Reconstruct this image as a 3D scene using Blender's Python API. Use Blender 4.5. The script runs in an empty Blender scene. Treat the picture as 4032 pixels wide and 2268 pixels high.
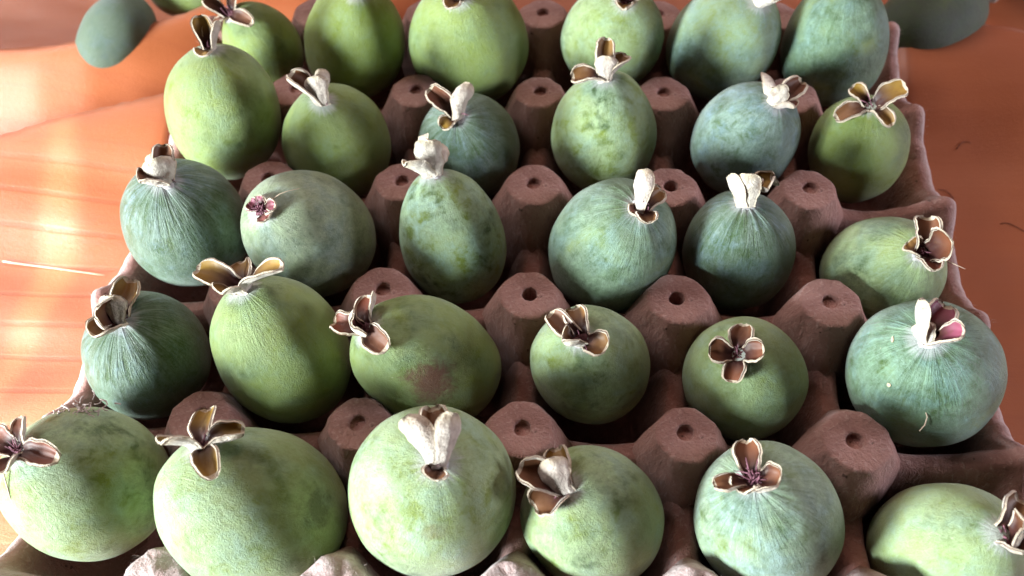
import bpy, bmesh, math, random
from mathutils import Vector, Matrix, noise as mnoise

scene = bpy.context.scene
COL = scene.collection
R_ = math.radians
MM = 0.001

# ------------------------------------------------------------------ camera
cam_d = bpy.data.cameras.new("camera")
cam_d.sensor_width = 36.0
cam_d.lens = 30.898
cam_d.clip_start = 0.01
cam_d.clip_end = 20.0
cam_o = bpy.data.objects.new("camera", cam_d)
COL.objects.link(cam_o)
_r = Vector((0.99809585, 0.05323825, -0.03115072))
_u = Vector((-0.0251786, 0.81267882, 0.58216765))
_f = Vector((-0.05630912, 0.58027478, -0.81247182))
cam_o.matrix_world = Matrix(((_r.x, _u.x, -_f.x, 0.01075536),
                             (_r.y, _u.y, -_f.y, -0.21153884),
                             (_r.z, _u.z, -_f.z, 0.23237669),
                             (0, 0, 0, 1)))
cam_d.dof.use_dof = True
cam_d.dof.focus_distance = 0.262
cam_d.dof.aperture_fstop = 13.0
scene.camera = cam_o

# ------------------------------------------------------------------ light
w = bpy.data.worlds.new("World")
scene.world = w
w.use_nodes = True
bg = w.node_tree.nodes["Background"]
bg.inputs[0].default_value = (1.0, 0.66, 0.58, 1)
bg.inputs[1].default_value = 0.008

def area(name, loc, target, sx, sy, power, color):
    d = bpy.data.lights.new(name, 'AREA')
    d.shape = 'RECTANGLE'
    d.size, d.size_y, d.energy, d.color = sx, sy, power, color
    o = bpy.data.objects.new(name, d)
    COL.objects.link(o)
    o.location = loc
    o.rotation_euler = (Vector(target) - Vector(loc)).to_track_quat('-Z', 'Y').to_euler()
    return o

def spot(name, loc, target, power, cone_deg, blend, color, radius):
    d = bpy.data.lights.new(name, 'SPOT')
    d.energy, d.color = power, color
    d.spot_size = R_(cone_deg); d.spot_blend = blend; d.shadow_soft_size = radius
    o = bpy.data.objects.new(name, d)
    COL.objects.link(o)
    o.location = loc
    o.rotation_euler = (Vector(target) - Vector(loc)).to_track_quat('-Z', 'Y').to_euler()
    return o

area("window_light_front_left", (-0.82, -0.62, 0.23), (0, 0, 0), 0.26, 0.26, 52.0, (0.87, 0.975, 1.0))
area("window_light_right", (0.95, -0.02, 0.20), (0, 0, 0), 0.2, 0.3, 7.5, (0.90, 0.88, 1.0))
for _x, _y in ((-1.02, 0.92), (-1.2, 0.66), (-1.34, 0.36)):
    area("window_light_back_left", (_x, _y, 1.0), (-0.2, 0.0, -0.05), 0.13, 0.8, 6.0, (1.0, 0.95, 0.93))
area("canopy_light", (0.1, 0.75, 1.05), (0, 0, 0), 0.7, 0.7, 6.0, (1.0, 0.66, 0.55))
spot("left_cloth_spot", (-0.72, -0.22, 0.62), (-0.285, -0.02, -0.045), 48.0, 23.0, 0.75, (1.0, 0.95, 0.93), 0.03)  # added spot that brightens and pales the left cloth
# narrow spots added for the white-out and the bright streak left of the tray
spot("sunbeam_left", (-0.88, -0.46, 0.12), (-0.168, -0.098, -0.045), 330.0, 5.5, 0.7, (1.0, 0.97, 0.94), 0.006)
_b = spot("streak_spot", (-0.56, -0.42, 0.50), (-0.192, -0.005, -0.045), 80.0, 12.0, 0.9, (1.0, 0.93, 0.86), 0.003)
_z = (Vector((-0.56, -0.42, 0.50)) - Vector((-0.192, -0.005, -0.045))).normalized()
_x = (Vector((0.10, 1, 0)) - _z * _z.dot(Vector((0.10, 1, 0)))).normalized(); _y = _z.cross(_x)
_b.rotation_euler = Matrix((_x, _y, _z)).transposed().to_euler()
_b.scale = (1.0, 0.10, 1.0)      # cone squeezed so the added beam falls as a strip

vs = scene.view_settings
vs.view_transform = 'Standard'
vs.look = 'None'
vs.exposure = 0.0
vs.gamma = 1.0

# ------------------------------------------------------------------ helpers
def tag(o, label=None, cat=None, group=None, kind=None):
    if label: o['label'] = label
    if cat: o['category'] = cat
    if group: o['group'] = group
    if kind: o['kind'] = kind
    return o

def empty(name, loc=(0, 0, 0)):
    o = bpy.data.objects.new(name, None)
    COL.objects.link(o)
    o.location = loc
    o.empty_display_size = 0.01
    return o

def mesh_obj(name, verts, faces, mats, parent=None, midx=None, smooth=True, attr=None):
    me = bpy.data.meshes.new(name)
    me.from_pydata([tuple(v) for v in verts], [], faces)
    for m in mats: me.materials.append(m)
    if midx: me.polygons.foreach_set('material_index', midx)
    me.polygons.foreach_set('use_smooth', [smooth] * len(me.polygons))
    if attr:
        for an, vals in attr.items():
            a = me.attributes.new(an, 'FLOAT', 'POINT')
            a.data.foreach_set('value', vals)
    me.update()
    o = bpy.data.objects.new(name, me)
    COL.objects.link(o)
    if parent: o.parent = parent
    return o

def lerp(a, b, t): return a + (b - a) * t
def sstep(a, b, x):
    t = min(1.0, max(0.0, (x - a) / (b - a)))
    return t * t * (3 - 2 * t)
def interp(pts, x):
    if x <= pts[0][0]: return pts[0][1]
    for (x0, y0), (x1, y1) in zip(pts, pts[1:]):
        if x <= x1: return lerp(y0, y1, (x - x0) / (x1 - x0))
    return pts[-1][1]
def ns(x, y, z): return mnoise.noise(Vector((x, y, z)))

def tube(pts, rad, seg=6, r_end=None):
    """open tube along points -> verts, faces"""
    V, F = [], []
    n = len(pts)
    for i, p in enumerate(pts):
        t = (pts[min(i + 1, n - 1)] - pts[max(i - 1, 0)])
        t = t.normalized() if t.length > 1e-12 else Vector((0, 0, 1))
        a = t.cross(Vector((0, 0, 1)))
        if a.length < 1e-3: a = t.cross(Vector((1, 0, 0)))
        a.normalize(); b = t.cross(a)
        r = rad if r_end is None else lerp(rad, r_end, i / max(1, n - 1))
        for k in range(seg):
            an = 2 * math.pi * k / seg
            V.append(p + a * (r * math.cos(an)) + b * (r * math.sin(an)))
    for i in range(n - 1):
        for k in range(seg):
            F.append((i * seg + k, i * seg + (k + 1) % seg, (i + 1) * seg + (k + 1) % seg, (i + 1) * seg + k))
    F.append(tuple(range(seg))[::-1]); F.append(tuple((n - 1) * seg + k for k in range(seg)))
    return V, F

# ------------------------------------------------------------------ node helper
class NT:
    def __init__(self, name):
        self.m = bpy.data.materials.new(name)
        self.m.use_nodes = True
        self.t = self.m.node_tree
        self.b = self.t.nodes["Principled BSDF"]
        self.out = self.t.nodes["Material Output"]
    def n(self, typ, **kw):
        x = self.t.nodes.new(typ)
        for k, v in kw.items(): setattr(x, k, v)
        return x
    def put(self, sock, v):
        if isinstance(v, bpy.types.NodeSocket): self.t.links.new(v, sock)
        else: sock.default_value = v
    def math(self, op, a, b=0.0, c=0.0, clamp=False):
        x = self.n('ShaderNodeMath', operation=op, use_clamp=clamp)
        self.put(x.inputs[0], a); self.put(x.inputs[1], b); self.put(x.inputs[2], c)
        return x.outputs[0]
    def vmath(self, op, a, b=(0, 0, 0), out=0):
        x = self.n('ShaderNodeVectorMath', operation=op)
        self.put(x.inputs[0], a)
        if op == 'SCALE': self.put(x.inputs['Scale'], b)
        else: self.put(x.inputs[1], b)
        return x.outputs[out]
    def noise(self, vec, scale, detail=3.0, rough=0.55, dist=0.0):
        x = self.n('ShaderNodeTexNoise')
        self.put(x.inputs['Vector'], vec)
        x.inputs['Scale'].default_value = scale
        x.inputs['Detail'].default_value = detail
        x.inputs['Roughness'].default_value = rough
        x.inputs['Distortion'].default_value = dist
        return x.outputs[0]
    def mix(self, f, a, b, blend='MIX'):
        x = self.n('ShaderNodeMix', data_type='RGBA', blend_type=blend)
        self.put(x.inputs['Factor'], f)
        self.put(x.inputs['A'], a if isinstance(a, bpy.types.NodeSocket) else (*a, 1))
        self.put(x.inputs['B'], b if isinstance(b, bpy.types.NodeSocket) else (*b, 1))
        return x.outputs['Result']
    def ss(self, v, lo, hi, o0=0.0, o1=1.0):
        x = self.n('ShaderNodeMapRange', interpolation_type='SMOOTHSTEP')
        self.put(x.inputs['Value'], v)
        x.inputs['From Min'].default_value = lo; x.inputs['From Max'].default_value = hi
        x.inputs['To Min'].default_value = o0; x.inputs['To Max'].default_value = o1
        return x.outputs['Result']
    def bump(self, h, strength=0.5, dist=0.001, normal=None):
        x = self.n('ShaderNodeBump')
        x.inputs['Strength'].default_value = strength
        x.inputs['Distance'].default_value = dist
        self.put(x.inputs['Height'], h)
        if normal is not None: self.put(x.inputs['Normal'], normal)
        return x.outputs[0]
    def coord(self, which='Object'):
        return self.n('ShaderNodeTexCoord').outputs[which]
    def setp(self, **kw):
        for k, v in kw.items():
            k = {'color': 'Base Color', 'rough': 'Roughness', 'spec': 'Specular IOR Level', 'normal': 'Normal',
                 'sheen': 'Sheen Weight', 'sheen_rough': 'Sheen Roughness', 'sheen_tint': 'Sheen Tint',
                 'coat': 'Coat Weight', 'coat_rough': 'Coat Roughness', 'sss': 'Subsurface Weight',
                 'trans': 'Transmission Weight'}[k]
            if isinstance(v, tuple) and len(v) == 3: v = (*v, 1)
            self.put(self.b.inputs[k], v)
        return self.m

# ------------------------------------------------------------------ materials
def mat_pulp():
    t = NT("moulded_paper_pulp")
    p = t.coord('Object')
    big = t.noise(p, 38, 4, .6)
    fine = t.noise(p, 900, 4, .7)
    fib = t.noise(t.vmath('MULTIPLY', p, (1, 1, .35)), 420, 5, .7, 1.5)
    c = t.mix(t.ss(big, .35, .68), (0.255, 0.118, 0.099), (0.385, 0.202, 0.172))
    c = t.mix(t.math('MULTIPLY', t.ss(fib, .52, .72), .8), c, (0.47, 0.30, 0.27))
    c = t.mix(t.math('MULTIPLY', t.ss(fine, .58, .74), .6), c, (0.10, 0.042, 0.034))
    fleck = t.noise(p, 330, 2, .5)
    c = t.mix(t.math('MULTIPLY', t.ss(fleck, .70, .76), .8), c, (0.06, 0.028, 0.022))
    torn = t.n('ShaderNodeAttribute', attribute_name='torn').outputs['Fac']
    c = t.mix(t.math('MULTIPLY', torn, t.ss(fib, .3, .6, .45, 1.0)), c, (0.50, 0.40, 0.385))
    lump = t.noise(p, 210, 3, .6)
    h = t.math('ADD', t.math('ADD', t.math('MULTIPLY', fib, .8), t.math('MULTIPLY', fine, .5)), t.math('MULTIPLY', lump, 1.1))
    t.setp(color=c, rough=.92, spec=.12, sheen=.25, sheen_rough=.5, normal=t.bump(h, .8, .0009))
    return t.m

def mat_cloth():
    t = NT("orange_oilcloth")
    p = t.coord('Object')
    big = t.noise(p, 7, 3, .5)
    st = t.noise(t.vmath('MULTIPLY', p, (1.0, 26, 6)), 6, 4, .6, .3)
    weave = t.noise(p, 1600, 2, .6)
    speck = t.noise(p, 260, 2, .5)
    c = t.mix(t.ss(big, .3, .7), (0.29, 0.066, 0.018), (0.36, 0.098, 0.028))
    c = t.mix(t.math('MULTIPLY', t.ss(st, .52, .66), .12), c, (0.22, 0.032, 0.010))
    c = t.mix(t.math('MULTIPLY', t.ss(speck, .74, .8), .5), c, (0.16, 0.03, 0.012))
    sx = t.n('ShaderNodeSeparateXYZ'); t.put(sx.inputs[0], p)
    wv = t.n('ShaderNodeTexWave', wave_type='BANDS', bands_direction='Y', wave_profile='SIN')
    t.put(wv.inputs['Vector'], t.vmath('MULTIPLY', p, (.35, 1, 1)))
    wv.inputs['Scale'].default_value = 22; wv.inputs['Distortion'].default_value = 3.4
    wv.inputs['Detail'].default_value = 3; wv.inputs['Detail Scale'].default_value = .6
    crease = t.math('MULTIPLY', t.ss(wv.outputs['Fac'], .90, 1.0), t.ss(sx.outputs[0], -.150, -.175))
    crease = t.math('MULTIPLY', crease, t.ss(sx.outputs[1], .05, .02))
    c = t.mix(t.math('MULTIPLY', crease, .30), c, (0.20, 0.036, 0.012))
    thread = t.noise(t.vmath('MULTIPLY', p, (1, 5, 1)), 700, 3, .6)
    h = t.math('ADD', t.math('ADD', t.math('MULTIPLY', st, .35), t.math('MULTIPLY', crease, -.35)), t.math('ADD', t.math('MULTIPLY', weave, .3), t.math('MULTIPLY', thread, .35)))
    t.setp(color=c, rough=t.math('ADD', t.math('MULTIPLY', weave, .12), .36), spec=.62, sheen=.08,
           normal=t.bump(h, .32, .0012))
    return t.m

def mat_sepal_outer():
    t = NT("sepal_felt_outside")
    p = t.coord('Object')
    rnd = t.n('ShaderNodeObjectInfo').outputs['Random']
    s = t.n('ShaderNodeAttribute', attribute_name='along').outputs['Fac']
    a = t.noise(p, 420, 4, .6)
    b = t.noise(p, 1500, 3, .7)
    c = t.mix(t.ss(a, .35, .7), (0.53, 0.465, 0.39), (0.33, 0.28, 0.23))
    c = t.mix(t.math('MULTIPLY', rnd, .35), c, (0.56, 0.42, 0.39))
    c = t.mix(t.math('MULTIPLY', t.ss(s, .75, 1.0), .35), c, (0.48, 0.37, 0.17))
    c = t.mix(t.math('MULTIPLY', t.ss(a, .62, .72), .6), c, (0.24, 0.15, 0.10))
    c = t.mix(t.math('MULTIPLY', t.ss(b, .60, .75), .45), c, (0.28, 0.22, 0.17))
    ed = t.n('ShaderNodeAttribute', attribute_name='edge').outputs['Fac']
    c = t.mix(t.math('MULTIPLY', t.ss(ed, .72, .95), t.ss(a, .3, .6, .4, .95)), c, (0.46, 0.365, 0.27))
    t.setp(color=c, rough=.85, spec=.2, sheen=.2, normal=t.bump(t.math('ADD', b, a), .9, .0005))
    return t.m

def mat_sepal_inner():
    t = NT("sepal_brown_inside")
    p = t.coord('Object')
    rnd = t.n('ShaderNodeObjectInfo').outputs['Random']
    s = t.n('ShaderNodeAttribute', attribute_name='along').outputs['Fac']
    a = t.noise(p, 500, 5, .65)
    tone = t.n('ShaderNodeAttribute', attribute_name='tone').outputs['Fac']
    tipc = t.mix(t.ss(tone, .0, .3), (0.25, 0.14, 0.022), (0.13, 0.050, 0.020))
    tipc = t.mix(t.ss(tone, .3, .6), tipc, (0.15, 0.038, 0.018))
    tipc = t.mix(t.ss(tone, .7, 1.0), tipc, (0.22, 0.05, 0.085))
    c = t.mix(t.ss(s, .25, .95), (0.035, 0.009, 0.007), tipc)
    c = t.mix(t.math('MULTIPLY', t.ss(a, .5, .75), .5), c, (0.10, 0.045, 0.02))
    t.setp(color=c, rough=.55, spec=.35, normal=t.bump(a, .4, .0003))
    return t.m

def mat_simple(name, c0, c1, scale, rough=.8, bump=.4, bd=.0004):
    t = NT(name)
    p = t.coord('Object')
    a = t.noise(p, scale, 5, .65)
    t.setp(color=t.mix(t.ss(a, .35, .68), c0, c1), rough=rough, spec=.25, normal=t.bump(a, bump, bd))
    return t.m

def mat_skin(name, seed, A, Rr, cdir, yel, bloom, streak, rub, tint, spots):
    """waxy feijoa skin: green flesh tone under a pale bloom that is streaked and rubbed off in patches"""
    t = NT(name)
    P = t.coord('Object')
    Q = t.vmath('SCALE', P, 1.0 / Rr)
    Qs = t.vmath('ADD', Q, (seed * 3.71, seed * 1.93, seed * 5.17))
    sx = t.n('ShaderNodeSeparateXYZ'); t.put(sx.inputs[0], Q)
    X, Y, Z = sx.outputs
    ln = t.math('SQRT', t.math('ADD', t.math('ADD', t.math('MULTIPLY', X, X), t.math('MULTIPLY', Y, Y)), .0004))
    cv = t.n('ShaderNodeCombineXYZ')
    t.put(cv.inputs[0], t.math('DIVIDE', X, ln)); t.put(cv.inputs[1], t.math('DIVIDE', Y, ln))
    t.put(cv.inputs[2], t.math('ADD', t.math('MULTIPLY', Z, .22), seed * 2.3))
    SV = cv.outputs[0]
    st = t.noise(SV, 7.5, 5, .62, .25)
    st2 = t.noise(SV, 22, 3, .6, .2)
    big = t.noise(Qs, 1.15, 3, .5, .6)
    mid = t.noise(Qs, 3.6, 6, .66, .7)
    rubn = t.noise(t.vmath('ADD', Qs, (9.1, 2.2, 4.4)), 2.6, 7, .70, .25)
    fine = t.noise(t.vmath('MULTIPLY', Qs, (1.0, 1.0, .62)), 21, 6, .74, .9)
    pore = t.noise(Qs, 75, 2, .5)
    cosang = t.vmath('DOT_PRODUCT', t.vmath('NORMALIZE', P), cdir, out=1)
    near = t.ss(cosang, .15, .98)
    green = t.mix(t.ss(t.math('ADD', big, yel - .5), .34, .66), (0.030, 0.068, 0.012), (0.150, 0.200, 0.014))
    green = t.mix(t.math('MULTIPLY', t.ss(fine, .5, .75), .5), green, (0.018, 0.045, 0.010))
    pale = t.mix(t.ss(mid, .35, .65), tuple(tint), (tint[0] * .86, tint[1] * .93, tint[2] * .80))
    pale = t.mix(t.ss(t.noise(t.vmath('ADD', Qs, (5.5, 1.1, 7.7)), 1.9, 4, .6, .3), .42, .66), pale, (tint[0] * .80, tint[1] * .90, tint[2] * 1.08))
    # bloom coverage
    sfac = t.math('MULTIPLY', t.math('SUBTRACT', t.math('ADD', t.math('MULTIPLY', st, .65), t.math('MULTIPLY', st2, .35)), .5),
                  t.math('ADD', t.math('MULTIPLY', near, streak * 3.6), streak * 1.2))
    sfac = t.math('MULTIPLY', sfac, t.ss(mid, .30, .66, .35, 1.35))
    m = t.math('ADD', sfac, bloom + .05)
    m = t.math('ADD', m, t.math('MULTIPLY', t.math('SUBTRACT', mid, .5), 1.5))
    m = t.math('ADD', m, t.math('MULTIPLY', t.math('SUBTRACT', fine, .5), 1.7))
    m = t.math('SUBTRACT', m, t.math('MULTIPLY', t.ss(t.math('ADD', rubn, t.math('MULTIPLY', t.math('SUBTRACT', fine, .5), .35)), .48, .66), rub * .9), clamp=True)
    c = t.mix(m, green, pale)
    c = t.mix(t.math('MULTIPLY', t.ss(pore, .70, .78), .35), c, (0.035, 0.06, 0.02))
    c = t.mix(t.math('MULTIPLY', t.ss(t.math('ADD', cosang, t.math('MULTIPLY', t.math('SUBTRACT', st, .5), .05)), .968, .996), .6), c, (0.46, 0.45, 0.46))
    speck = t.noise(t.vmath('ADD', Qs, (3.3, 8.1, 1.2)), 34, 2, .5)
    c = t.mix(t.math('MULTIPLY', t.ss(speck, .735, .79), .55), c, (0.55, 0.55, 0.47))
    for (sp, rad, colr, amt) in spots:
        d = t.vmath('DISTANCE', P, sp, out=1)
        d = t.math('ADD', t.math('DIVIDE', d, rad), t.math('MULTIPLY', t.math('SUBTRACT', mid, .5), 2.6))
        d = t.math('ADD', d, t.math('MULTIPLY', t.math('SUBTRACT', fine, .5), 1.0))
        c = t.mix(t.math('MULTIPLY', t.ss(d, 1.45, .35), amt), c, colr)
    h = t.math('ADD', t.math('MULTIPLY', t.math('ADD', t.math('MULTIPLY', st, .8), t.math('MULTIPLY', st2, .5)), t.math('ADD', t.math('MULTIPLY', near, streak * 1.6), .12)),
               t.math('ADD', t.math('MULTIPLY', fine, .42), t.math('ADD', t.math('MULTIPLY', mid, .35), t.math('MULTIPLY', pore, .30))))
    t.setp(color=c, rough=t.math('ADD', t.math('MULTIPLY', m, .16), .40), spec=.42, sheen=.22, sheen_rough=.45,
           normal=t.bump(h, .70, .0012))
    return t.m

PULP = mat_pulp()
CLOTH = mat_cloth()
SEP_OUT = mat_sepal_outer()
SEP_IN = mat_sepal_inner()
FELT = mat_simple("calyx_white_felt", (0.52, 0.48, 0.48), (0.36, 0.34, 0.34), 700, .95, .8, .0006)
CORE = mat_simple("calyx_dry_core", (0.05, 0.018, 0.018), (0.15, 0.06, 0.07), 900, .8, .9, .0008)
STYLE = mat_simple("dried_stamen", (0.10, 0.035, 0.05), (0.30, 0.13, 0.17), 600, .7, .6)
STRAW = mat_simple("pale_straw", (0.50, 0.36, 0.26), (0.62, 0.48, 0.36), 300, .6, .2)
LINT = mat_simple("grey_lint", (0.52, 0.43, 0.40), (0.40, 0.30, 0.28), 500, .95, .6)
FLAKE = mat_simple("dry_flake", (0.60, 0.50, 0.34), (0.46, 0.34, 0.20), 500, .7, .4)

# ------------------------------------------------------------------ cloth
ZT = -47.0   # table level below the post tops (mm)
L1 = [(-520, -60), (-300, 12), (-228, 41), (-166, 69), (-150, 76), (-130, 82)]
L2 = [(-520, 70), (-300, 88), (-250, 93), (-226, 95), (-205, 101), (-185, 111), (-165, 123), (-140, 141), (-60, 165), (60, 178), (520, 200)]
R1 = [(110, 136), (157, 122), (184, 119), (212, 112), (300, 92), (520, 40)]
def ridge(pts, x, y, h, wn, wf):
    d = y - interp(pts, x)
    return h * math.exp(-(d / (wn if d < 0 else wf)) ** 2)
def cloth_z(x, y):
    z = ZT
    a = sstep(-128, -160, x)
    z += ridge(L1, x, y, 24, 46, 9) * a
    z += ridge(L2, x, y, 22 * sstep(40, -120, x) + 5, 26, 10)
    z += ridge(R1, x, y, 27, 46, 12) * sstep(135, 160, x)
    # small wrinkles
    z += 1.3 * ns(x * .011, y * .045, 1.7) + .7 * ns(x * .03, y * .09, 5.1)
    if x < -150 and y < 40: z += .8 * math.sin(y * .16 + 1.2 * ns(x * .02, y * .02, 8)) * sstep(-150, -190, x)
    # pressed flat under the tray
    inside = sstep(156, 149, abs(x)) * sstep(-158, -150, y) * sstep(112, 103, y)
    return lerp(z, ZT - 2.5, inside)
def build_cloth():
    xs = [-520 + 4 * i for i in range(261)]; ys = [-300 + 4 * i for i in range(191)]
    V = [Vector((x, y, cloth_z(x, y))) * MM for y in ys for x in xs]
    nx = len(xs)
    F = [(j * nx + i, j * nx + i + 1, (j + 1) * nx + i + 1, (j + 1) * nx + i) for j in range(len(ys) - 1) for i in range(nx - 1)]
    o = mesh_obj("tablecloth", V, F, [CLOTH])
    s = o.modifiers.new("thickness", 'SOLIDIFY'); s.thickness = .001; s.offset = -1
    return tag(o, "glossy orange cloth with raised folds spread under the egg tray", "tablecloth")
build_cloth()

# ------------------------------------------------------------------ egg tray
def tray_z(x, y):
    lx = round(x / 48.0); ly = round(y / 48.0)
    lx = max(-3, min(3, lx)); ly = max(-3, min(2, ly))
    gx = abs(x - 48 * lx); gy = abs(y - 48 * ly)
    ex = abs(lx) == 3; ey = ly in (-3, 2)
    ox = max(0.0, abs(x) - 144); oy = max(0.0, y - 96, -144 - y)
    def prof(g, zs, wdt, run):
        return lerp(zs, -44.5, sstep(wdt, wdt + run, g))
    def crest(v, edge, along_x=False):
        if edge: return -18 + 12.5 * math.exp(-(v / 10.5) ** 2) + 1.2 * math.exp(-((v - 13) / 3.0) ** 2)
        return (-13.5 if along_x else -18) + (7 if along_x else 11) * math.exp(-(v / 13.0) ** 2)
    if ex: gx = max(0.0, 144 - abs(x))
    if ey: gy = max(0.0, min(96 - y, y + 144)) if oy == 0 else 0.0
    zx = prof(gx, crest(gy, ex), 1.8 if not ex else .3, 11)
    zy = prof(gy, crest(gx if not ex else abs(x - 48 * lx), ey, True), 1.8 if not ey else 1.5, 11)
    z = max(zx, zy)
    k = 1.3
    z = z + k * math.log(math.exp((zx - z) / k) + math.exp((zy - z) / k)) - k * .2
    # outer lip rolls over and down
    z -= .10 * ox ** 2 + .10 * oy ** 2
    if ex or ey: z += (.9 * ns(x * .16, y * .16, 1.3) + .5 * abs(ns(x * .35, y * .35, 4.4))) * (1 - min(gx, gy) / 30)
    z += .35 * ns(x * .09, y * .09, 3.3) + .18 * ns(x * .3, y * .3, 7.7)
    return z
def build_tray():
    root = empty("egg_tray", (0, 0, ZT * MM))
    tag(root, "pinkish brown moulded pulp egg tray holding thirty green fruits", "egg tray")
    x0, x1, y0, y1, st = -147.5, 147.5, -149, 101, 1.25
    nx = int((x1 - x0) / st) + 1; ny = int((y1 - y0) / st) + 1
    V = []; torn = []
    for j in range(ny):
        for i in range(nx):
            x = x0 + i * st; y = y0 + j * st
            z = tray_z(x, y)
            fr = sstep(-136, -145, y) * sstep(-17, -9, z) + sstep(145.2, 147, abs(x)) * .8 + sstep(-146, -148.5, y) * .9
            torn.append(min(1, fr * (1 + .6 * ns(x * .15, y * .15, 6))))
            # scalloped, slightly torn outline
            e = sstep(138, 150, abs(x)); 
            xx = x + math.copysign(e * (1.4 * math.cos(y / 48 * 2 * math.pi) - .8 + .9 * ns(y * .12, x * .01, 2.0)), x)
            e2 = max(sstep(-138, -150, y), sstep(90, 102, y))
            yy = y + math.copysign(e2 * (1.4 * math.cos(x / 48 * 2 * math.pi) - .8 + .9 * ns(x * .12, 4.0, y * .01)), y + 24)
            V.append(Vector((xx, yy, z - ZT)) * MM)
    F = [(j * nx + i, j * nx + i + 1, (j + 1) * nx + i + 1, (j + 1) * nx + i) for j in range(ny - 1) for i in range(nx - 1)]
    o = mesh_obj("tray_body", V, F, [PULP], root, attr={'torn': torn})
    s = o.modifiers.new("thickness", 'SOLIDIFY'); s.thickness = .0019; s.offset = -1
    rng = random.Random(5)
    OPEN = {(1, 0): 14, (0, -1): 9, (1, -1): 12}
    for j in range(-3, 3):
        for i in range(-2, 3):
            px, py = i * 48.0, j * 48.0
            depth = OPEN.get((i, j), rng.uniform(1.5, 2.4))
            seg = 40
            tx, ty = rng.uniform(-.02, .02), rng.uniform(-.02, .02)
            hx, hy = rng.uniform(-.5, .5), rng.uniform(-.2, .9)
            rings = [(2.35, -depth, 1, 1.36), (2.5, -depth * .4, 1, 1.36), (2.6, -.15, 1, 1.36), (2.72, .02, 1, 1.36), (3.6, .06, 1, 1.36), (6.2, .1, .6, 1.36), (8.4, .0, .1, 1.36), (9.2, -.15, 0, 1.36), (9.6, -.7, 0, 1.36),
                     (11.0, -3.5, 0, 1.33), (13.0, -7.5, 0, 1.24), (15.6, -12, 0, 1.12), (17.6, -17, 0, 1.05), (18.6, -23, 0, 1.03), (19.2, -31, 0, 1.02), (19.6, -41, 0, 1.02)]
            if j == -3: rings = [(1.2, .5, 1, 1.36), (2.4, .6, 1, 1.36), (3.6, .5, 1, 1.36)] + [(r_, z_ + .3, c_, f_) for (r_, z_, c_, f_) in rings[5:]]; depth = -.5
            tv = [1.0 if j == -3 else 0.0]
            Vp, Fp = [Vector((hx * .9, hy, -depth))], []
            sd = rng.uniform(0, 50); lean = rng.uniform(.95, 1.05)
            for (rr, zz, circ, chf) in rings:
                for k in range(seg):
                    an = 2 * math.pi * k / seg
                    c_, s_ = abs(math.cos(an)), abs(math.sin(an))
                    pw = 20
                    oc = (c_ ** pw + (s_ / .97) ** pw + ((c_ + s_) / chf) ** pw) ** (-1 / pw)
                    rad = rr * lerp(oc * lean, 1.0, circ)
                    x = rad * math.cos(an) + hx * circ; y = rad * math.sin(an) + hy * circ
                    nn = ns((px + x) * .22, (py + y) * .22, sd + zz * .08)
                    z = zz + (tx * x + ty * y) + (.22 * nn if zz > -1 else 0)
                    amp = .42 if circ < .5 else .16
                    if zz < -1:      # a soft mould seam down the front and back faces
                        amp = .45
                        seam = math.exp(-((abs(math.sin(an)) - 1) / .012) ** 2) * .5
                        y += math.copysign(seam, math.sin(an))
                    x += amp * ns(sd, an * 1.6 * 2, zz * .15) * math.cos(an); y += amp * ns(sd, an * 1.6 * 2, zz * .15) * math.sin(an)
                    if j == -3 and zz > -8:
                        z += 1.5 * ns(px + x * .22, y * .22, 4) - 1.1 * abs(x) / 10 - .5 + .5 * ns(px + x * .7, y * .7, 9)
                    tv.append(sstep(-12, -3, zz) * (.8 + .4 * ns(px + x * .3, y * .3, 2)) if j == -3 else .10 * sstep(-1.2, 0, zz))
                    Vp.append(Vector((x, y, z)))
            for k in range(seg): Fp.append((0, 1 + k, 1 + (k + 1) % seg))
            for a in range(len(rings) - 1):
                for k in range(seg):
                    Fp.append((1 + a * seg + k, 1 + (a + 1) * seg + k, 1 + (a + 1) * seg + (k + 1) % seg, 1 + a * seg + (k + 1) % seg))
            po = mesh_obj("post", [v * MM for v in Vp], Fp, [PULP], root, attr={'torn': tv})
            po.location = (px * MM, py * MM, -ZT * MM)
    # loose paper fibres along the torn front rim and post tops
    Vf, Ff = [], []
    for q in range(1300):
        if q < 520:
            x = rng.choice([-96, -48, 0, 48, 96, -144, 144]) + rng.gauss(0, 7); y = -150 + rng.uniform(-1.5, 5)
            z = tray_z(max(-150, min(150, x)), max(-150, y))
        elif q < 760:
            y = rng.uniform(-150, 100); x = rng.choice([-1, 1]) * rng.uniform(148, 150); z = tray_z(x, y)
        else:
            x = rng.choice([-96, -48, 0, 48, 96]) + rng.gauss(0, 5); y = -144 + rng.gauss(0, 5); z = .1
            if abs(x - 48 * round(x / 48)) > 8.5 or abs(y + 144) > 8.5: continue
        p = Vector((x, y, z)); d = Vector((rng.gauss(0, 1), rng.gauss(-.4, .8), rng.uniform(.1, 1.0))).normalized()
        ln = rng.uniform(.8, 2.2); sd = d.cross(Vector((rng.gauss(0, 1), rng.gauss(0, 1), .3))).normalized() * .06
        bnd = Vector((rng.gauss(0, .3), rng.gauss(0, .3), -.2)) * ln
        b = len(Vf)
        for tt in (0, .5, 1):
            c = p + d * ln * tt + bnd * tt * tt
            Vf += [c - sd * (1.05 - tt), c + sd * (1.05 - tt), c + sd.cross(d) * (1.05 - tt)]
        for a in (0, 3):
            for k in range(3): Ff.append((b + a + k, b + a + (k + 1) % 3, b + a + 3 + (k + 1) % 3, b + a + 3 + k))
    fo = mesh_obj("paper_fibre", [(v + Vector((0, 0, -ZT))) * MM for v in Vf], Ff, [LINT], root)
    fo['kind'] = "stuff"
build_tray()

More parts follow.
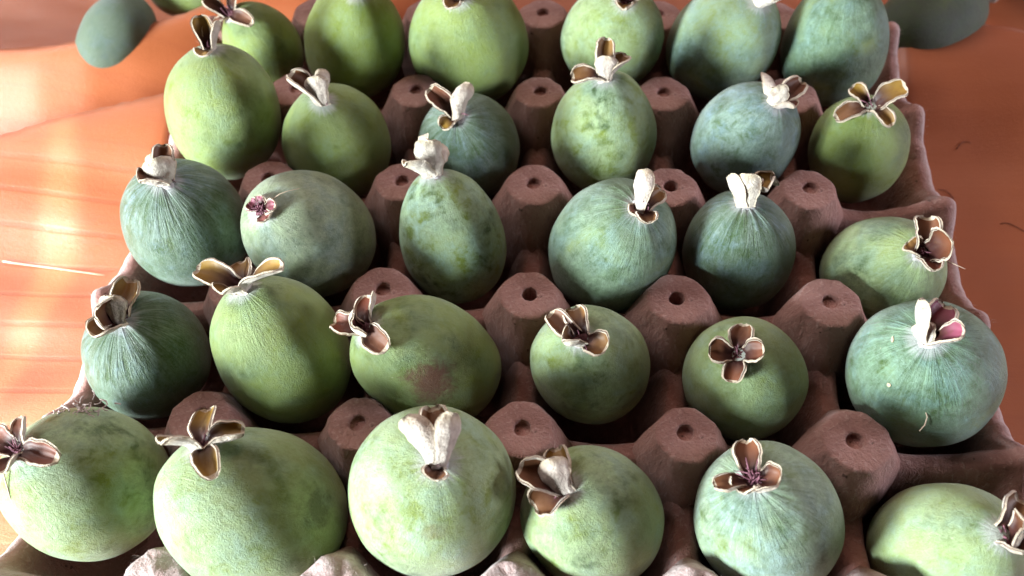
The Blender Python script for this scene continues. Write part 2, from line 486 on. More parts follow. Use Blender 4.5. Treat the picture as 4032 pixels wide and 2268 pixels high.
# ------------------------------------------------------------------ feijoas
def frame_of(ax):
    z = ax.normalized()
    x = Vector((1, 0, 0)) - z * z.x
    x.normalize()
    y = z.cross(x)
    return Matrix((x, y, z)).transposed()      # columns

def sepal_mesh(base, tip, n, h, wid, curl, rng):
    """spoon-shaped sepal; all vectors local, in mm"""
    L = (tip - base).length
    p1 = base + n * (L * .34) + (tip - base) * .22
    NS, NV = 17, 14
    side0 = None
    inn, outr, al = [], [], []
    sd = rng.uniform(0, 90)
    tw = rng.uniform(-.25, .25); pt = rng.uniform(.68, .80)
    ctr = []
    for i in range(NS):
        s = i / (NS - 1)
        ctr.append(base * (1 - s) ** 2 + p1 * (2 * s * (1 - s)) + tip * s * s)
    for i in range(NS):
        s = i / (NS - 1)
        T = (ctr[min(i + 1, NS - 1)] - ctr[max(i - 1, 0)]).normalized()
        N = h * (-T.dot(n)) + n * T.dot(h)
        N = N - T * N.dot(T)
        if N.length < .2: N = n - T * n.dot(T)
        N.normalize()
        N = (Matrix.Rotation(tw * s, 3, T) @ N); B = T.cross(N)
        wv = (.66 + .34 * sstep(.12, .62, s))
        if s > pt - .06: wv *= math.sqrt(max(.05, 1 - ((s - pt + .06) / (1.06 - pt + .012)) ** 2.2))
        Phi = (.50 + 1.1 * curl) * (.75 + .35 * sstep(.2, .9, s))
        hw = wid * .54 * wv * min(1.6, Phi / math.sin(min(Phi, 1.45)))
        rho = hw / Phi
        hood = N * (L * .16 * curl * max(0, s - .6) ** 2 / .16)
        for j in range(NV + 1):
            v = -1 + 2 * j / NV
            ph = v * Phi
            edge = 1 + .30 * ns(sd + s * 2.4, (1 if v > 0 else -1) * 1.7, 4.2) + .14 * ns(sd + s * 8, (1 if v > 0 else -1) * 3.1, 8.2) * abs(v)
            q = ctr[i] + hood + B * (rho * math.sin(ph) * edge) + N * (rho * (1 - math.cos(ph)) * .9)
            q += N * (.34 * ns(sd + s * 3, v * 2, 9.1) + .15 * ns(sd + s * 5, v * 4, 3.1) + .10 * math.cos(v * 9 + sd) * sstep(0, .3, s)) + B * (.3 * ns(sd, s * 3, 2.2))
            nn = (N * math.cos(ph) - B * math.sin(ph)).normalized()
            th = .72
            inn.append(q); outr.append(q - nn * th); al.append(s)
    V = inn + outr
    nvv = NV + 1; off = NS * nvv
    F, mi = [], []
    for i in range(NS - 1):
        for j in range(NV):
            a, b, c, d = i * nvv + j, i * nvv + j + 1, (i + 1) * nvv + j + 1, (i + 1) * nvv + j
            F.append((a, b, c, d)); mi.append(0 if (j in (0, NV - 1) and i > 1) or i == NS - 2 else 1)
            F.append((off + d, off + c, off + b, off + a)); mi.append(0)
    def rim(a, b):
        F.append((a, b, off + b, off + a)); mi.append(0)
    for i in range(NS - 1):
        rim((i + 1) * nvv, i * nvv); rim(i * nvv + NV, (i + 1) * nvv + NV)
    for j in range(NV):
        rim(j, j + 1); rim((NS - 1) * nvv + j + 1, (NS - 1) * nvv + j)
    ed = [abs(-1 + 2 * j / NV) for i in range(NS) for j in range(NV + 1)]
    ed = [max(e, sstep(.8, 1, i // (NV + 1) / (NS - 1))) for i, e in enumerate(ed)]
    return [v * MM for v in V], F, mi, al + al, ed + ed

def calyx_cup(Cx, n, h, rng):
    """felted collar with a dark dry core, mm local"""
    t = h.cross(n).normalized(); b = n.cross(t)
    rings = [(0, .5, 1), (1.0, .6, 1), (1.8, .35, 1), (2.3, .25, 1), (2.8, .25, 0), (3.2, -.15, 0), (3.6, -.8, 0), (4.0, -1.6, 0), (4.3, -2.6, 0)]
    seg = 26; V, F, mi = [], [], []
    sd = rng.uniform(0, 50)
    for (r, z, m) in rings:
        for k in range(seg):
            a = 2 * math.pi * k / seg
            rr = r * (1 + .12 * ns(sd + math.cos(a) * 1.5, math.sin(a) * 1.5, z)) * (1 + .10 * math.cos(4 * a))
            zz = z + .35 * ns(sd + 3 + math.cos(a) * 2.5, math.sin(a) * 2.5, r)
            V.append((Cx + t * (rr * math.cos(a)) + b * (rr * math.sin(a)) + n * zz) * MM)
    for i in range(len(rings) - 1):
        for k in range(seg):
            F.append((i * seg + k, i * seg + (k + 1) % seg, (i + 1) * seg + (k + 1) % seg, (i + 1) * seg + k)); mi.append(0 if rings[i + 1][2] == 0 else 1)
    return V, F, mi

def make_feijoa(key, c, ax, Rr, A, cx, n, seps, style, name="feijoa"):
    rng = random.Random(key * 7 + 1)
    M = frame_of(Vector(ax)); Mi = M.transposed()
    root = empty(name, Vector(c) * MM)
    root.rotation_mode = 'QUATERNION'
    root.rotation_quaternion = M.to_quaternion()
    Cx = Mi @ Vector(cx); nl = (Mi @ Vector(n)).normalized()
    skin = mat_skin("feijoa_skin", (key * .37) % 7.3, A * MM, Rr * MM, tuple(Cx.normalized()), style['yel'], style['bloom'], style['streak'], style['rub'], style['tint'],
                    [(tuple((Mi @ Vector(p)) * MM), r * MM, col, amt) for (p, r, col, amt) in style.get('spots', [])])
    # ovoid, a little fuller below the middle, with shallow undulations
    NU, NV = 72, 48
    V, F = [], []
    egg = rng.uniform(-.01, .13); sq = rng.uniform(-.03, .03); sd = rng.uniform(0, 60)
    cd = Cx.normalized()
    for j in range(NV + 1):
        th = math.pi * j / NV
        for i in range(NU):
            ph = 2 * math.pi * i / NU
            st_, ct = math.sin(th), math.cos(th)
            r = Rr * (st_ ** .96) * (1 - egg * ct)
            p = Vector((r * math.cos(ph) * (1 + sq), r * math.sin(ph) * (1 - sq), A * ct))
            u = Vector((st_ * math.cos(ph), st_ * math.sin(ph), ct))
            g = .030 * ns(sd + u.x * 1.3, u.y * 1.3, u.z * 1.3) + .010 * ns(sd + 9 + u.x * 3, u.y * 3, u.z * 3)
            ca = u.dot(cd)
            rib = sstep(.5, .97, ca) * (.012 * ns(sd + math.cos(ph) * 4, math.sin(ph) * 4, 1.0) + .006 * ns(sd + math.cos(ph) * 9, math.sin(ph) * 9, 2.0)) * style['streak'] * 2
            V.append(p * (1 + g + rib))
    for j in range(NV):
        for i in range(NU):
            F.append((j * NU + i, (j + 1) * NU + i, (j + 1) * NU + (i + 1) % NU, j * NU + (i + 1) % NU))
    mesh_obj("fruit_body", [v * MM for v in V], F, [skin], root)
    # calyx
    h0 = nl.orthogonal().normalized()
    v, f, mi = calyx_cup(Cx, nl, h0, rng)
    mesh_obj("calyx_cup", v, f, [FELT, CORE], root, mi)
    for (tip, hh, wid, curl) in seps:
        hl = Mi @ Vector(hh); hl = (hl - nl * hl.dot(nl)).normalized()
        base = Cx + hl * 1.7 + nl * .1
        tipl = Cx + Mi @ Vector(tip)
        tone = style.get('tone', rng.choice((.1, .3, .5)))
        v, f, mi, al, ed = sepal_mesh(base, tipl, nl, hl, wid, curl, rng)
        mesh_obj("sepal", v, f, [SEP_OUT, SEP_IN], root, mi, attr={'along': al, 'edge': ed, 'tone': [tone + rng.uniform(-.12, .12)] * len(al)})
    # dried stamen remains
    nst = style.get('stamens', 5)
    if nst:
        VV, FF = [], []
        for q in range(nst):
            d = (nl * rng.uniform(.6, 1.4) + Vector((rng.gauss(0, .6), rng.gauss(0, .6), rng.gauss(0, .6)))).normalized()
            p0 = Cx + Vector((rng.gauss(0, .7), rng.gauss(0, .7), rng.gauss(0, .7)))
            ln = rng.uniform(1.5, 3.6) * style.get('stamen_len', 1)
            bend = Vector((rng.gauss(0, 1), rng.gauss(0, 1), rng.gauss(0, 1))) * ln * .35
            pts = [(p0 + d * ln * s + bend * s * s) * MM for s in (0, .33, .66, 1)]
            a, b = tube(pts, .00022 * rng.uniform(.7, 1.6), 5, .00012)
            k = len(VV); VV += a; FF += [tuple(x + k for x in ff) for ff in b]
        mesh_obj("dried_stamens", VV, FF, [STYLE], root)
    return root

TAB = {
50:((-116.8,78.3,-3.9),(-0.237,-0.01,0.972),15.6,19.4,(-7.6,-2.0,17.2),(-0.483,-0.154,0.862),[[[-9.6,0.1,6.7],[-0.85,0.31,-0.42],5.5,0.3],[[10.5,-6.6,-0.2],[0.73,-0.62,0.3],5,0.5],[[-6.1,-4.7,-2.2],[-0.67,-0.57,-0.48],4,0.4],[[1.8,7.7,4.2],[0.29,0.9,0.32],5,0.3]]),
51:((-75.7,75.0,2.3),(0.216,-0.134,0.967),20.6,25.8,(5.4,-3.4,24.2),(0.216,-0.134,0.967),[[[-3.5,0.7,10.8],[-0.91,0.32,0.25],5.9,0.6],[[-0.6,-7.4,7.3],[-0.34,-0.94,-0.05],5.2,0.6],[[6.5,-0.3,7.8],[0.96,0.18,-0.19],5.8,0.6],[[2.3,7.0,8.4],[0.08,0.99,0.12],6.4,0.6]]),
52:((-29.1,73.8,2.9),(-0.046,-0.292,0.955),23.3,29.0,(-1.3,-8.2,26.8),(-0.046,-0.292,0.955),[[[-8.6,-0.8,7.0],[-0.99,0.16,0.0],5.4,0.6],[[-3.5,-9.1,1.9],[-0.37,-0.88,-0.29],5.5,0.6],[[6.8,0.1,7.9],[0.95,0.29,0.14],6.2,0.6],[[2.5,5.2,8.3],[0.35,0.89,0.29],5.1,0.6]]),
53:((28.5,76.7,2.9),(0.13,-0.308,0.943),19.7,24.7,(3.1,-7.4,22.6),(0.13,-0.308,0.943),[[[-7.6,-2.5,5.3],[-0.99,-0.12,0.1],5.9,0.6],[[-0.9,-10.4,3.9],[-0.2,-0.94,-0.28],5.3,0.6],[[9.0,-0.1,6.3],[0.97,0.25,-0.05],6.2,0.6],[[1.8,6.7,9.3],[0.1,0.95,0.3],5.2,0.6]]),
54:((72.2,76.0,1.6),(0.369,-0.212,0.905),20.6,25.9,(9.2,-5.3,22.7),(0.369,-0.212,0.905),[[[-3.0,-3.5,9.4],[-0.91,-0.27,0.31],5.2,0.6],[[4.0,-8.4,7.0],[0.07,-0.96,-0.25],5.4,0.6],[[9.4,-1.5,5.1],[0.93,0.05,-0.37],5.3,0.6],[[5.3,7.0,7.0],[0.31,0.95,0.09],5.9,0.6]]),
55:((116.6,76.9,0.9),(-0.031,0.136,0.99),20.2,25.6,(-0.8,3.4,24.6),(-0.031,0.136,0.99),[[[-6.0,-0.6,9.9],[-0.94,-0.33,0.02],5.3,0.6],[[2.7,-6.4,8.3],[0.36,-0.92,0.14],6.5,0.6],[[7.1,2.4,5.2],[0.97,0.23,-0.0],5.6,0.6],[[1.4,5.7,7.6],[0.33,0.94,-0.12],6.3,0.6]]),
40:((-118.4,29.8,3.5),(0.044,0.206,0.978),21.2,26.3,(0.7,5.8,25.3),(0.019,0.231,0.973),[[[-2.7,6.8,9.5],[-0.74,0.66,-0.14],5.5,0.9],[[4.5,7.0,6.2],[0.99,0.1,-0.04],6,0.6],[[-1.6,-6.1,2.6],[-0.08,-0.97,0.23],5,0.2],[[0.8,6.5,6.2],[-0.29,0.93,-0.22],5,0.3]]),
41:((-76.2,24.5,-4.6),(0.002,-0.211,0.977),20.5,25.0,(0.9,-5.0,24.1),(0.056,-0.2,0.978),[[[-10.9,2.8,8.4],[-0.89,-0.45,-0.04],6,0.9],[[-2.0,0.9,10.8],[0.05,-0.98,-0.2],7,0.4],[[-3.0,9.7,6.3],[0.99,0.16,-0.02],5,0.5]]),
42:((-26.0,25.7,-6.8),(-0.083,-0.39,0.917),19.4,24.0,(-1.9,-8.0,22.2),(-0.076,-0.312,0.947),[[[-9.4,4.9,7.6],[-0.88,0.46,0.08],6,0.7],[[3.8,7.5,9.9],[0.72,-0.68,-0.17],5.5,1.0],[[-5.2,-4.5,-1.3],[-0.43,-0.85,-0.31],4.5,0.7]]),
43:((24.9,28.3,-0.9),(0.012,0.059,0.998),19.3,24.2,(-0.8,1.2,23.8),(-0.058,0.048,0.997),[[[-11.2,-0.4,-0.5],[-0.83,-0.55,-0.02],6.5,0.7],[[-0.2,11.7,7.7],[-0.19,0.98,-0.06],6,0.5],[[0.1,1.6,8.8],[0.03,-1.0,0.05],6,0.3],[[7.8,6.7,3.8],[0.95,-0.3,0.07],5.5,0.6]]),
44:((76.9,26.8,-2.8),(0.279,-0.15,0.949),18.9,23.4,(6.4,-4.2,21.8),(0.278,-0.196,0.94),[[[-1.3,11.7,2.5],[-0.92,-0.33,0.2],5.5,0.9],[[8.8,7.9,2.1],[0.9,0.4,-0.18],6,0.7],[[-1.6,-0.5,7.8],[-0.27,-0.96,-0.12],6.5,0.3],[[5.3,-5.4,2.6],[0.48,-0.82,-0.31],5.5,0.7]]),
45:((119.4,26.9,-7.4),(-0.113,0.001,0.994),17.2,22.4,(-2.0,-0.9,21.9),(-0.072,-0.072,0.995),[[[-6.8,5.7,3.3],[-0.74,0.67,-0.0],5.5,0.5],[[10.7,3.4,6.6],[0.94,0.33,0.09],7,0.3],[[-11.1,-2.2,-4.1],[-0.97,-0.21,-0.09],5.5,0.5],[[5.8,-8.0,-1.6],[0.58,-0.81,-0.02],5,0.6]]),
30:((-121.1,-20.9,-0.4),(0.068,-0.15,0.986),20.5,27.0,(3.1,-3.8,26.1),(0.154,-0.138,0.978),[[[-1.4,9.1,6.0],[0.24,0.97,0.1],6,0.7],[[-4.7,6.7,5.8],[-0.78,-0.63,0.03],5.5,0.9],[[0.4,1.5,8.9],[0.57,-0.8,-0.2],7.5,0.6],[[-5.0,-5.6,4.9],[-0.34,-0.94,-0.08],6.5,0.7]]),
31:((-77.0,-23.0,-2.3),(-0.324,-0.369,0.871),21.0,26.8,(-8.7,-9.3,23.1),(-0.334,-0.341,0.878),[[[-4.2,2.0,1.4],[-0.8,0.6,-0.07],4,0.3],[[-0.1,3.3,3.4],[0.13,0.91,0.4],3.5,0.2],[[5.6,-0.9,3.3],[0.94,-0.07,0.33],4.5,0.2],[[3.1,-4.9,1.1],[0.64,-0.76,-0.05],4.5,0.2]]),
32:((-27.8,-21.1,-4.5),(-0.206,0.324,0.923),18.4,24.9,(-5.0,7.5,22.8),(-0.204,0.293,0.934),[[[-6.5,12.8,4.5],[-0.87,-0.5,-0.03],6.5,0.6],[[0.8,3.4,12.5],[0.22,-0.92,0.34],8,0.5],[[1.2,12.0,3.4],[0.62,-0.7,0.35],6.5,0.5],[[-8.1,-4.3,7.8],[-0.15,-0.95,0.27],6.5,0.7]]),
33:((27.8,-23.3,-5.0),(0.246,-0.173,0.954),21.5,26.8,(7.3,-4.5,25.0),(0.292,-0.168,0.942),[[[-1.8,4.7,12.5],[-0.84,-0.51,0.17],5.5,1.0],[[6.5,7.6,0.3],[0.86,0.48,-0.18],5,0.4],[[2.0,-6.7,0.7],[0.14,-0.97,-0.22],5.5,0.6],[[-3.7,-3.4,2.3],[-0.81,-0.57,0.15],4,0.2]]),
34:((71.0,-21.6,-8.4),(-0.061,0.097,0.993),18.4,22.9,(-1.6,2.1,22.4),(-0.077,0.093,0.993),[[[-6.6,4.6,7.5],[-0.73,-0.68,0.01],5.5,0.5],[[-0.5,3.3,10.5],[-0.08,-0.99,0.09],7.5,0.3],[[8.5,8.1,2.7],[0.84,-0.53,0.11],5.5,0.9],[[4.5,9.8,2.4],[0.26,0.96,-0.07],5,0.4]]),
35:((120.6,-25.6,-12.7),(0.128,-0.357,0.925),18.9,24.3,(3.3,-9.0,22.0),(0.145,-0.384,0.912),[[[2.2,9.9,4.2],[-0.4,0.82,0.41],7,0.8],[[5.7,-3.5,10.0],[0.97,0.24,-0.05],8.5,0.6],[[1.6,-7.8,0.5],[0.16,-0.9,-0.4],6,0.7],[[-4.5,2.4,3.1],[-0.97,-0.24,0.05],6,0.3]]),
20:((-122.1,-70.8,-6.4),(0.068,-0.108,0.992),19.2,24.1,(1.9,-2.3,23.6),(0.089,-0.092,0.992),[[[-1.8,12.9,0.6],[0.4,0.92,0.05],6,0.8],[[-3.4,-4.6,10.5],[-0.99,0.1,0.1],7,0.9],[[-0.5,1.6,9.9],[-0.17,-0.98,-0.08],7,0.4],[[-3.4,-9.5,4.4],[-0.23,-0.97,-0.07],6.5,0.8]]),
21:((-76.9,-70.1,-2.2),(-0.269,0.199,0.942),20.2,26.1,(-7.1,5.6,24.0),(-0.283,0.231,0.931),[[[-14.1,4.5,2.6],[-0.77,0.52,-0.36],7,0.5],[[-2.0,10.8,-0.9],[-0.35,0.88,-0.32],6,0.5],[[15.0,0.2,9.9],[0.72,-0.59,0.37],7.5,0.5],[[-3.5,-5.7,6.0],[-0.4,-0.91,0.11],7.5,0.5]]),
22:((-31.3,-71.0,-5.0),(-0.554,-0.13,0.822),20.1,27.0,(-14.9,-2.6,21.9),(-0.564,-0.07,0.823),[[[1.6,9.8,1.1],[-0.1,1.0,0.02],6,0.9],[[-9.9,1.4,-1.0],[-0.82,0.2,-0.54],6,0.7],[[-3.3,-2.7,5.6],[-0.68,-0.52,-0.51],8,0.6],[[8.1,-8.3,2.2],[0.59,-0.73,0.34],6,0.6]]),
23:((20.4,-68.9,-8.2),(-0.212,-0.161,0.964),18.3,23.4,(-3.5,-4.6,22.2),(-0.115,-0.226,0.967),[[[-9.6,7.2,0.7],[-0.8,0.6,0.05],5.5,0.6],[[-2.2,9.7,1.0],[-0.23,0.95,0.19],6,0.6],[[-5.8,-2.5,3.1],[-0.4,-0.88,-0.25],6.5,1.0],[[7.2,-4.8,2.5],[0.87,-0.49,-0.01],6,0.7]]),
24:((68.7,-70.4,-11.0),(-0.254,-0.166,0.953),18.8,23.5,(-6.1,-4.9,21.8),(-0.27,-0.235,0.934),[[[2.1,9.2,1.9],[0.2,0.94,0.29],5.5,0.4],[[-8.8,0.2,1.9],[-0.96,0.15,-0.24],5.5,0.7],[[6.6,-0.9,4.4],[0.96,-0.04,0.27],5,0.8],[[-2.3,-8.6,-1.1],[-0.21,-0.93,-0.3],5.5,0.5]]),
25:((120.9,-71.2,-3.7),(-0.263,-0.147,0.954),21.8,27.8,(-8.1,-3.7,25.9),(-0.315,-0.13,0.94),[[[-5.9,5.4,10.3],[-0.95,-0.02,-0.32],6.2,0.75],[[5.2,8.9,2.2],[0.65,0.69,0.31],6.5,0.8],[[5.7,-4.7,9.4],[0.71,-0.69,0.14],6,0.8],[[-3.0,1.7,4.9],[-0.41,-0.87,-0.26],5,0.3]]),
10:((-124.0,-116.8,-2.0),(-0.395,-0.109,0.912),21.4,24.1,(-8.8,-1.0,22.0),(-0.365,-0.022,0.931),[[[0.5,8.3,3.7],[0.19,0.98,0.1],4.5,0.7],[[-8.1,3.8,0.5],[-0.83,0.46,-0.31],6.5,0.5],[[0.8,-8.1,3.8],[0.24,-0.97,0.07],5.5,0.7],[[13.5,-2.6,2.3],[0.92,-0.19,0.35],5.5,0.7]]),
11:((-75.2,-122.1,-3.8),(-0.622,0.02,0.783),22.9,27.9,(-8.4,7.7,23.8),(-0.178,0.386,0.905),[[[-5.8,-5.2,11.6],[-0.4,-0.87,0.29],7,0.35],[[-2.3,11.8,-3.4],[-0.16,0.9,-0.41],6,0.6],[[10.6,3.0,0.5],[0.96,0.28,0.07],6,1.2],[[7.0,-10.9,3.7],[0.5,-0.76,0.42],5.5,0.7]]),
12:((-23.7,-116.2,0.3),(0.128,-0.148,0.981),23.2,29.3,(4.6,-3.8,28.3),(0.177,-0.12,0.977),[[[-8.3,6.6,10.6],[-0.48,-0.88,-0.02],6.2,0.6],[[-3.0,13.1,1.4],[-0.2,0.97,0.16],6.5,0.8],[[5.0,7.0,12.3],[0.62,-0.76,-0.2],6.0,0.65],[[-0.4,-5.6,1.3],[-0.13,-0.99,-0.1],5.5,0.6]]),
13:((20.9,-118.1,-9.0),(-0.356,-0.1,0.929),19.6,24.5,(-8.0,-1.6,22.7),(-0.318,-0.046,0.947),[[[-1.9,10.8,-0.5],[0.37,0.91,0.17],5.5,0.8],[[-12.2,2.7,3.7],[-0.94,-0.11,-0.32],8,0.8],[[-4.8,5.0,7.2],[0.09,-1.0,-0.02],7,0.5],[[-7.6,-4.8,-1.7],[-0.41,-0.9,-0.18],7.5,0.6]]),
14:((69.9,-117.2,-7.4),(-0.328,-0.043,0.944),20.5,25.5,(-8.3,0.7,23.7),(-0.331,0.067,0.941),[[[-0.2,11.0,-1.0],[-0.02,1.0,-0.08],5.5,0.6],[[-10.6,-2.6,1.4],[-0.91,-0.29,-0.3],4.5,0.2],[[-3.4,-4.6,1.7],[-0.52,-0.85,-0.12],6.5,0.8],[[5.2,-3.5,5.0],[0.87,-0.36,0.33],6.5,1.0]]),
15:((119.5,-122.1,-12.3),(0.157,-0.18,0.971),18.2,24.8,(4.1,-4.5,23.6),(0.176,-0.185,0.967),[[[6.1,9.1,-0.5],[0.26,0.96,0.14],6.5,0.9],[[2.1,-0.9,8.7],[0.94,-0.25,-0.22],8,0.5],[[2.3,-6.8,5.4],[0.29,-0.93,-0.23],7,0.6]]),
}
BLUE = (0.185, 0.24, 0.22); MINT = (0.305, 0.375, 0.21); SAGE = (0.235, 0.29, 0.118)
def S(yel, bloom, streak, rub, tint, **kw):
    d = dict(yel=yel, bloom=bloom, streak=streak, rub=rub, tint=tint); d.update(kw); return d
RED = (0.105, 0.032, 0.018); DARK = (0.03, 0.03, 0.015); BRN = (0.26, 0.19, 0.08)
STY = {
10: S(.50, .66, .15, .70, MINT, stamens=14, tone=0.55), 11: S(.56, .70, .12, .55, MINT, spots=[((21.3,-1.9,8.9), 5, DARK, .62)], tone=0.05),
12: S(.58, .72, .16, .75, MINT, spots=[((3.5,-18.4,19.2), 3, RED, .35)], tone=0.30), 13: S(.55, .68, .15, .60, MINT, tone=0.20), 14: S(.40, .62, .45, .45, (0.28, 0.35, 0.26), stamens=30, stamen_len=1.5, tone=0.40), 15: S(.60, .66, .10, .25, MINT),
20: S(.16, .36, .80, .20, BLUE, tone=0.20), 21: S(.60, .62, .25, .35, SAGE, tone=0.10), 22: S(.52, .66, .12, .60, SAGE, stamens=12, spots=[((4.8,-16.0,13.1), 7, RED, .92)], tone=0.50),
23: S(.50, .66, .16, .60, MINT), 24: S(.62, .62, .12, .45, MINT, tone=0.45), 25: S(.30, .52, .45, .40, (0.19, 0.285, 0.215), tone=1.00),
30: S(.18, .38, .75, .15, BLUE, tone=0.30), 31: S(.36, .70, .14, .30, (0.31, 0.345, 0.24), stamens=60, stamen_len=.75, tone=.9), 32: S(.50, .64, .10, .85, (0.32, 0.41, 0.28), tone=0.00), 33: S(.34, .52, .40, .35, (0.22, 0.295, 0.22)),
34: S(.26, .42, .65, .25, BLUE), 35: S(.48, .58, .32, .30, MINT),
40: S(.60, .66, .14, .60, SAGE), 41: S(.68, .58, .10, .50, SAGE), 42: S(.26, .44, .6, .25, BLUE), 43: S(.56, .66, .10, .75, MINT, tone=0.10), 44: S(.24, .58, .25, .55, (0.215, 0.285, 0.275)), 45: S(.62, .46, .20, .35, SAGE, tone=0.15),
50: S(.60, .42, .12, .30, SAGE, stamens=10, tone=0.30), 51: S(.85, .34, .08, .40, SAGE), 52: S(.62, .54, .12, .30, SAGE), 53: S(.50, .58, .10, .40, MINT), 54: S(.50, .56, .10, .30, (0.24, 0.32, 0.25)), 55: S(.40, .46, .30, .35, (0.20, 0.285, 0.21)),
}
LAB = {
10: "plump pale green feijoa with a red-brown calyx at the tray's near left corner",
11: "wide light green feijoa with a dark bruise and a tall brown upright sepal in front",
12: "big pale mint feijoa in the nearest row with pink-white sepals gaping like a beak",
13: "smaller pale green feijoa in the nearest row with its calyx drooping to one side",
14: "round feijoa in the nearest row with dark purple dried stamens in its calyx",
15: "pale feijoa lying cut by the frame in the near right corner of the tray",
20: "dark green feijoa with bluish streaks and closed cream sepals, left edge, second row",
21: "olive green feijoa with wide spreading cream and ochre sepals like a collar",
22: "green feijoa lying slanted with a reddish brown bruise on its lower side",
23: "pale green feijoa with a brown clover-shaped calyx in the middle of the second row",
24: "yellowish green feijoa with a flat rust-brown cross-shaped calyx facing the camera",
25: "large blue-green feijoa with magenta-lined white sepals at the right edge of the tray",
30: "dark blue-green streaked feijoa with a closed round calyx at the left edge, third row",
31: "grey-green feijoa whose calyx has withered to a small dark purple tuft",
32: "tall oval feijoa with erect ivory sepals, one lined yellow, and scattered green blotches",
33: "round green feijoa with one tall white sepal and red-lined short ones, third row",
34: "dark green ribbed feijoa with three upright white sepals like a small crown",
35: "green feijoa lying on its side with the calyx turned to the right edge, third row",
40: "tall light green feijoa with an open white hooded sepal at the left edge, fourth row",
41: "yellow-green feijoa with a folded cream calyx leaning left, fourth row",
42: "small dark ribbed feijoa with two splayed pink-brown sepals, fourth row",
43: "pale egg-shaped feijoa with a tall cream sepal standing straight up",
44: "bluish feijoa with a glossy spot and a split dark slit beside its calyx",
45: "small yellow-green feijoa with an open tan cross-shaped calyx at the right edge",
50: "olive feijoa with an orange-brown star calyx in the far left corner of the tray",
51: "bright lime green feijoa in the farthest row beside the far left corner fruit",
52: "tall smooth pale green feijoa in the farthest row left of the bare pulp post",
53: "light green feijoa in the farthest row just right of the bare pulp post",
54: "green feijoa in the farthest row with a bluish sheen on its left side",
55: "tall dark green feijoa at the far right corner of the tray",
}
for key in sorted(TAB):
    c, ax, Rr, A, cx, n, seps = TAB[key]
    o = make_feijoa(key, c, ax, Rr, A, cx, n, seps, STY[key])
    tag(o, LAB[key], "feijoa", "feijoas standing in the egg tray")

# loose feijoas lying on the cloth behind the tray
LOOSE = [
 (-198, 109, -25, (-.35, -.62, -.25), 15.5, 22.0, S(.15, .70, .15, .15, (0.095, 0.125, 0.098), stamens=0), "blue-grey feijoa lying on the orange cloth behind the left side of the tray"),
 (-170, 142, -20, (.95, .1, .05), 15.0, 21.0, S(.55, .38, .1, .2, SAGE, stamens=0), "green feijoa lying sideways on the cloth, mostly cut off by the top of the frame"),
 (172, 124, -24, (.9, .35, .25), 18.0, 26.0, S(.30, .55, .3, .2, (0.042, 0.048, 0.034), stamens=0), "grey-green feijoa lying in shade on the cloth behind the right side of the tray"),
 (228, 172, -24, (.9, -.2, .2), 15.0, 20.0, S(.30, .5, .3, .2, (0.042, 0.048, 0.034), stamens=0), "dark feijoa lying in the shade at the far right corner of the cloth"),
]
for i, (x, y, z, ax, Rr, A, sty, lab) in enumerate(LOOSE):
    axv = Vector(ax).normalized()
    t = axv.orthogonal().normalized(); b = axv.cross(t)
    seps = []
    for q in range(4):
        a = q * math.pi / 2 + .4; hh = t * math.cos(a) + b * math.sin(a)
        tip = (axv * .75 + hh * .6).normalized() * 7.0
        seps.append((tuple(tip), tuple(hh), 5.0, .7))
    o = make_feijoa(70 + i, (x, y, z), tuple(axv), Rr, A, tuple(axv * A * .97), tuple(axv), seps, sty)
    tag(o, lab, "feijoa", "feijoas lying on the cloth behind the tray")

# ------------------------------------------------------------------ loose bits
def fibre(label, pts, rad, mat=STRAW, name="plant_fibre", cat="fibre", group=None):
    v, f = tube([Vector(p) * MM for p in pts], rad * MM, 6, rad * .5 * MM)
    return tag(mesh_obj(name, v, f, [mat]), label, cat, group)
def on_cloth(x, y, up=.5): return (x, y, cloth_z(x, y) + up)
fibre("thin pale straw lying on the orange cloth left of the tray",
      [on_cloth(-214 + 4.2 * i, -8.5 - .02 * (i - 4) ** 2 * (1 if i > 4 else -.3) - .25 * i, .8) for i in range(11)], .33, name="straw", cat="straw")
fibre("fine pale thread caught across the withered dark calyx", [(-82, -31, 24.2), (-79.5, -29, 25.0), (-77, -27.4, 24.8), (-74, -25.6, 24.0)], .16)
fibre("stiff pale fibre sticking out of the sideways calyx at the right edge", [(128, -36, 9), (131.5, -38, 9.5), (136, -40.5, 9.2)], .22)
fibre("curved lilac fibre hanging over the red-brown calyx in the near left corner", [(-138, -121, 18.5), (-135, -124, 19.5), (-133, -129, 16), (-131.5, -133, 11)], .28)
fibre("small curved yellowish fibre stuck on the big blue-green fruit", [(112.2, -88.2, 8.9), (113.6, -89.8, 8.0), (114.3, -91.4, 6.9), (113.7, -93.2, 5.4), (112.3, -94.6, 4.3)], .26)
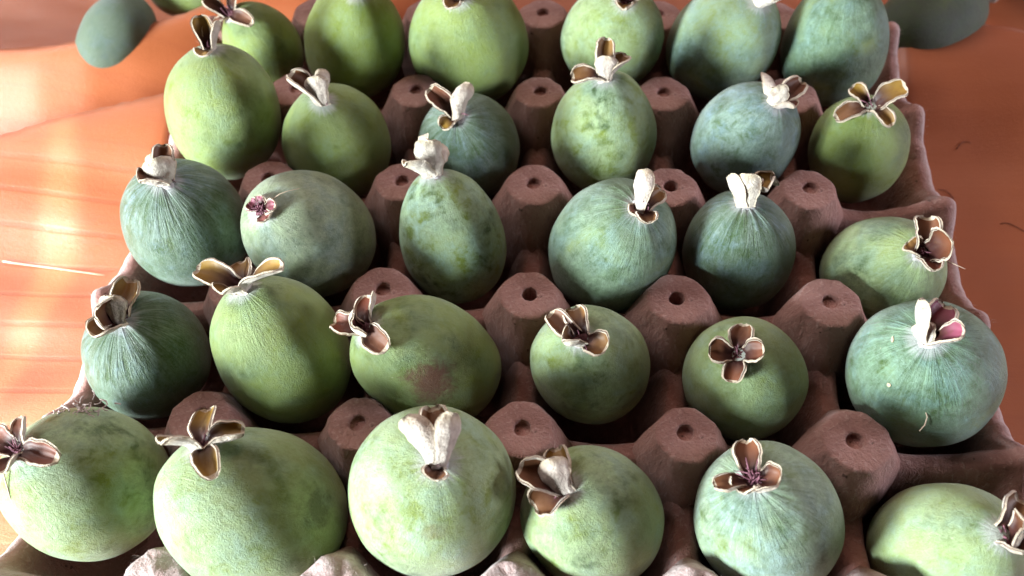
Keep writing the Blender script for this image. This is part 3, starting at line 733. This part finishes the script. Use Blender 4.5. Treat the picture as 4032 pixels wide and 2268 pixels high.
def flake(c, ln, wd, ang, label):
    rng = random.Random(int(c[0] * 10)); V = []
    for k in range(9):
        a = 2 * math.pi * k / 9; r = rng.uniform(.75, 1.1)
        x = math.cos(a) * ln * r; y = math.sin(a) * wd * r
        V.append((x * math.cos(ang) - y * math.sin(ang), x * math.sin(ang) + y * math.cos(ang)))
    nrm = (Vector(c) - Vector((120.9, -71.4, -3.6))).normalized()
    t = nrm.orthogonal().normalized(); b = nrm.cross(t)
    P = [(Vector(c) + t * x + b * y + nrm * (.15 + h + .2 * (x * x + y * y) / ln ** 2)) * MM for h in (0, .22) for (x, y) in V]
    F = [tuple(range(9))[::-1], tuple(range(9, 18))] + [(k, (k + 1) % 9, 9 + (k + 1) % 9, 9 + k) for k in range(9)]
    tag(mesh_obj("dry_flake", P, F, [FLAKE], smooth=False), label, "flake", "dry flakes on the blue-green fruit")
flake((104.9, -73.2, 17.9), 1.0, .35, .6, "pale dry flake nearest the calyx on the big blue-green fruit")
flake((103.0, -74.6, 14.6), 0.8, .3, 1.5, "brownish dry flake on the upper left side of the blue-green fruit")
flake((104.2, -83.6, 10.6), .65, .55, .2, "crumpled whitish flake low on the left of the blue-green fruit")
rng = random.Random(11); VV, FF = [], []
for q in range(46):
    c = Vector((-123.0, -102.5, 14.6)) + Vector((rng.gauss(0, 3.4), rng.gauss(0, 1.6), abs(rng.gauss(0, .7))))
    d = Vector((rng.gauss(0, 1), rng.gauss(0, .7), rng.gauss(0, .45))).normalized() * rng.uniform(1.0, 3.2)
    bd = Vector((rng.gauss(0, 1), rng.gauss(0, 1), rng.gauss(0, .6)))
    v, f = tube([(c + d * s + bd * s * (1 - s) * 2) * MM for s in (0, .33, .66, 1)], .00013 * rng.uniform(.7, 2.2), 4)
    k = len(VV); VV += v; FF += [tuple(x + k for x in ff) for ff in f]
tag(mesh_obj("lint_tuft", VV, FF, [LINT]), "pinkish grey tuft of lint on top of the near left corner fruit", "lint")

for (x, y, n_, dx, dy, lab) in ((176, 62, 5, 1.6, .9, "short dark thread lying on the orange cloth at the right, farthest of three"),
                           (171, 38, 6, -1.1, 1.3, "curled dark thread lying on the orange cloth right of the tray"),
                           (187, 26, 7, 2.0, -.7, "long faint dark thread on the orange cloth at the right frame edge")):
    fibre(lab, [on_cloth(x + dx * i, y + dy * i + 1.5 * math.sin(i * .9),   .3) for i in range(n_)], .15, mat=CORE, name="dark_thread", cat="thread", group="dark threads on the right cloth")
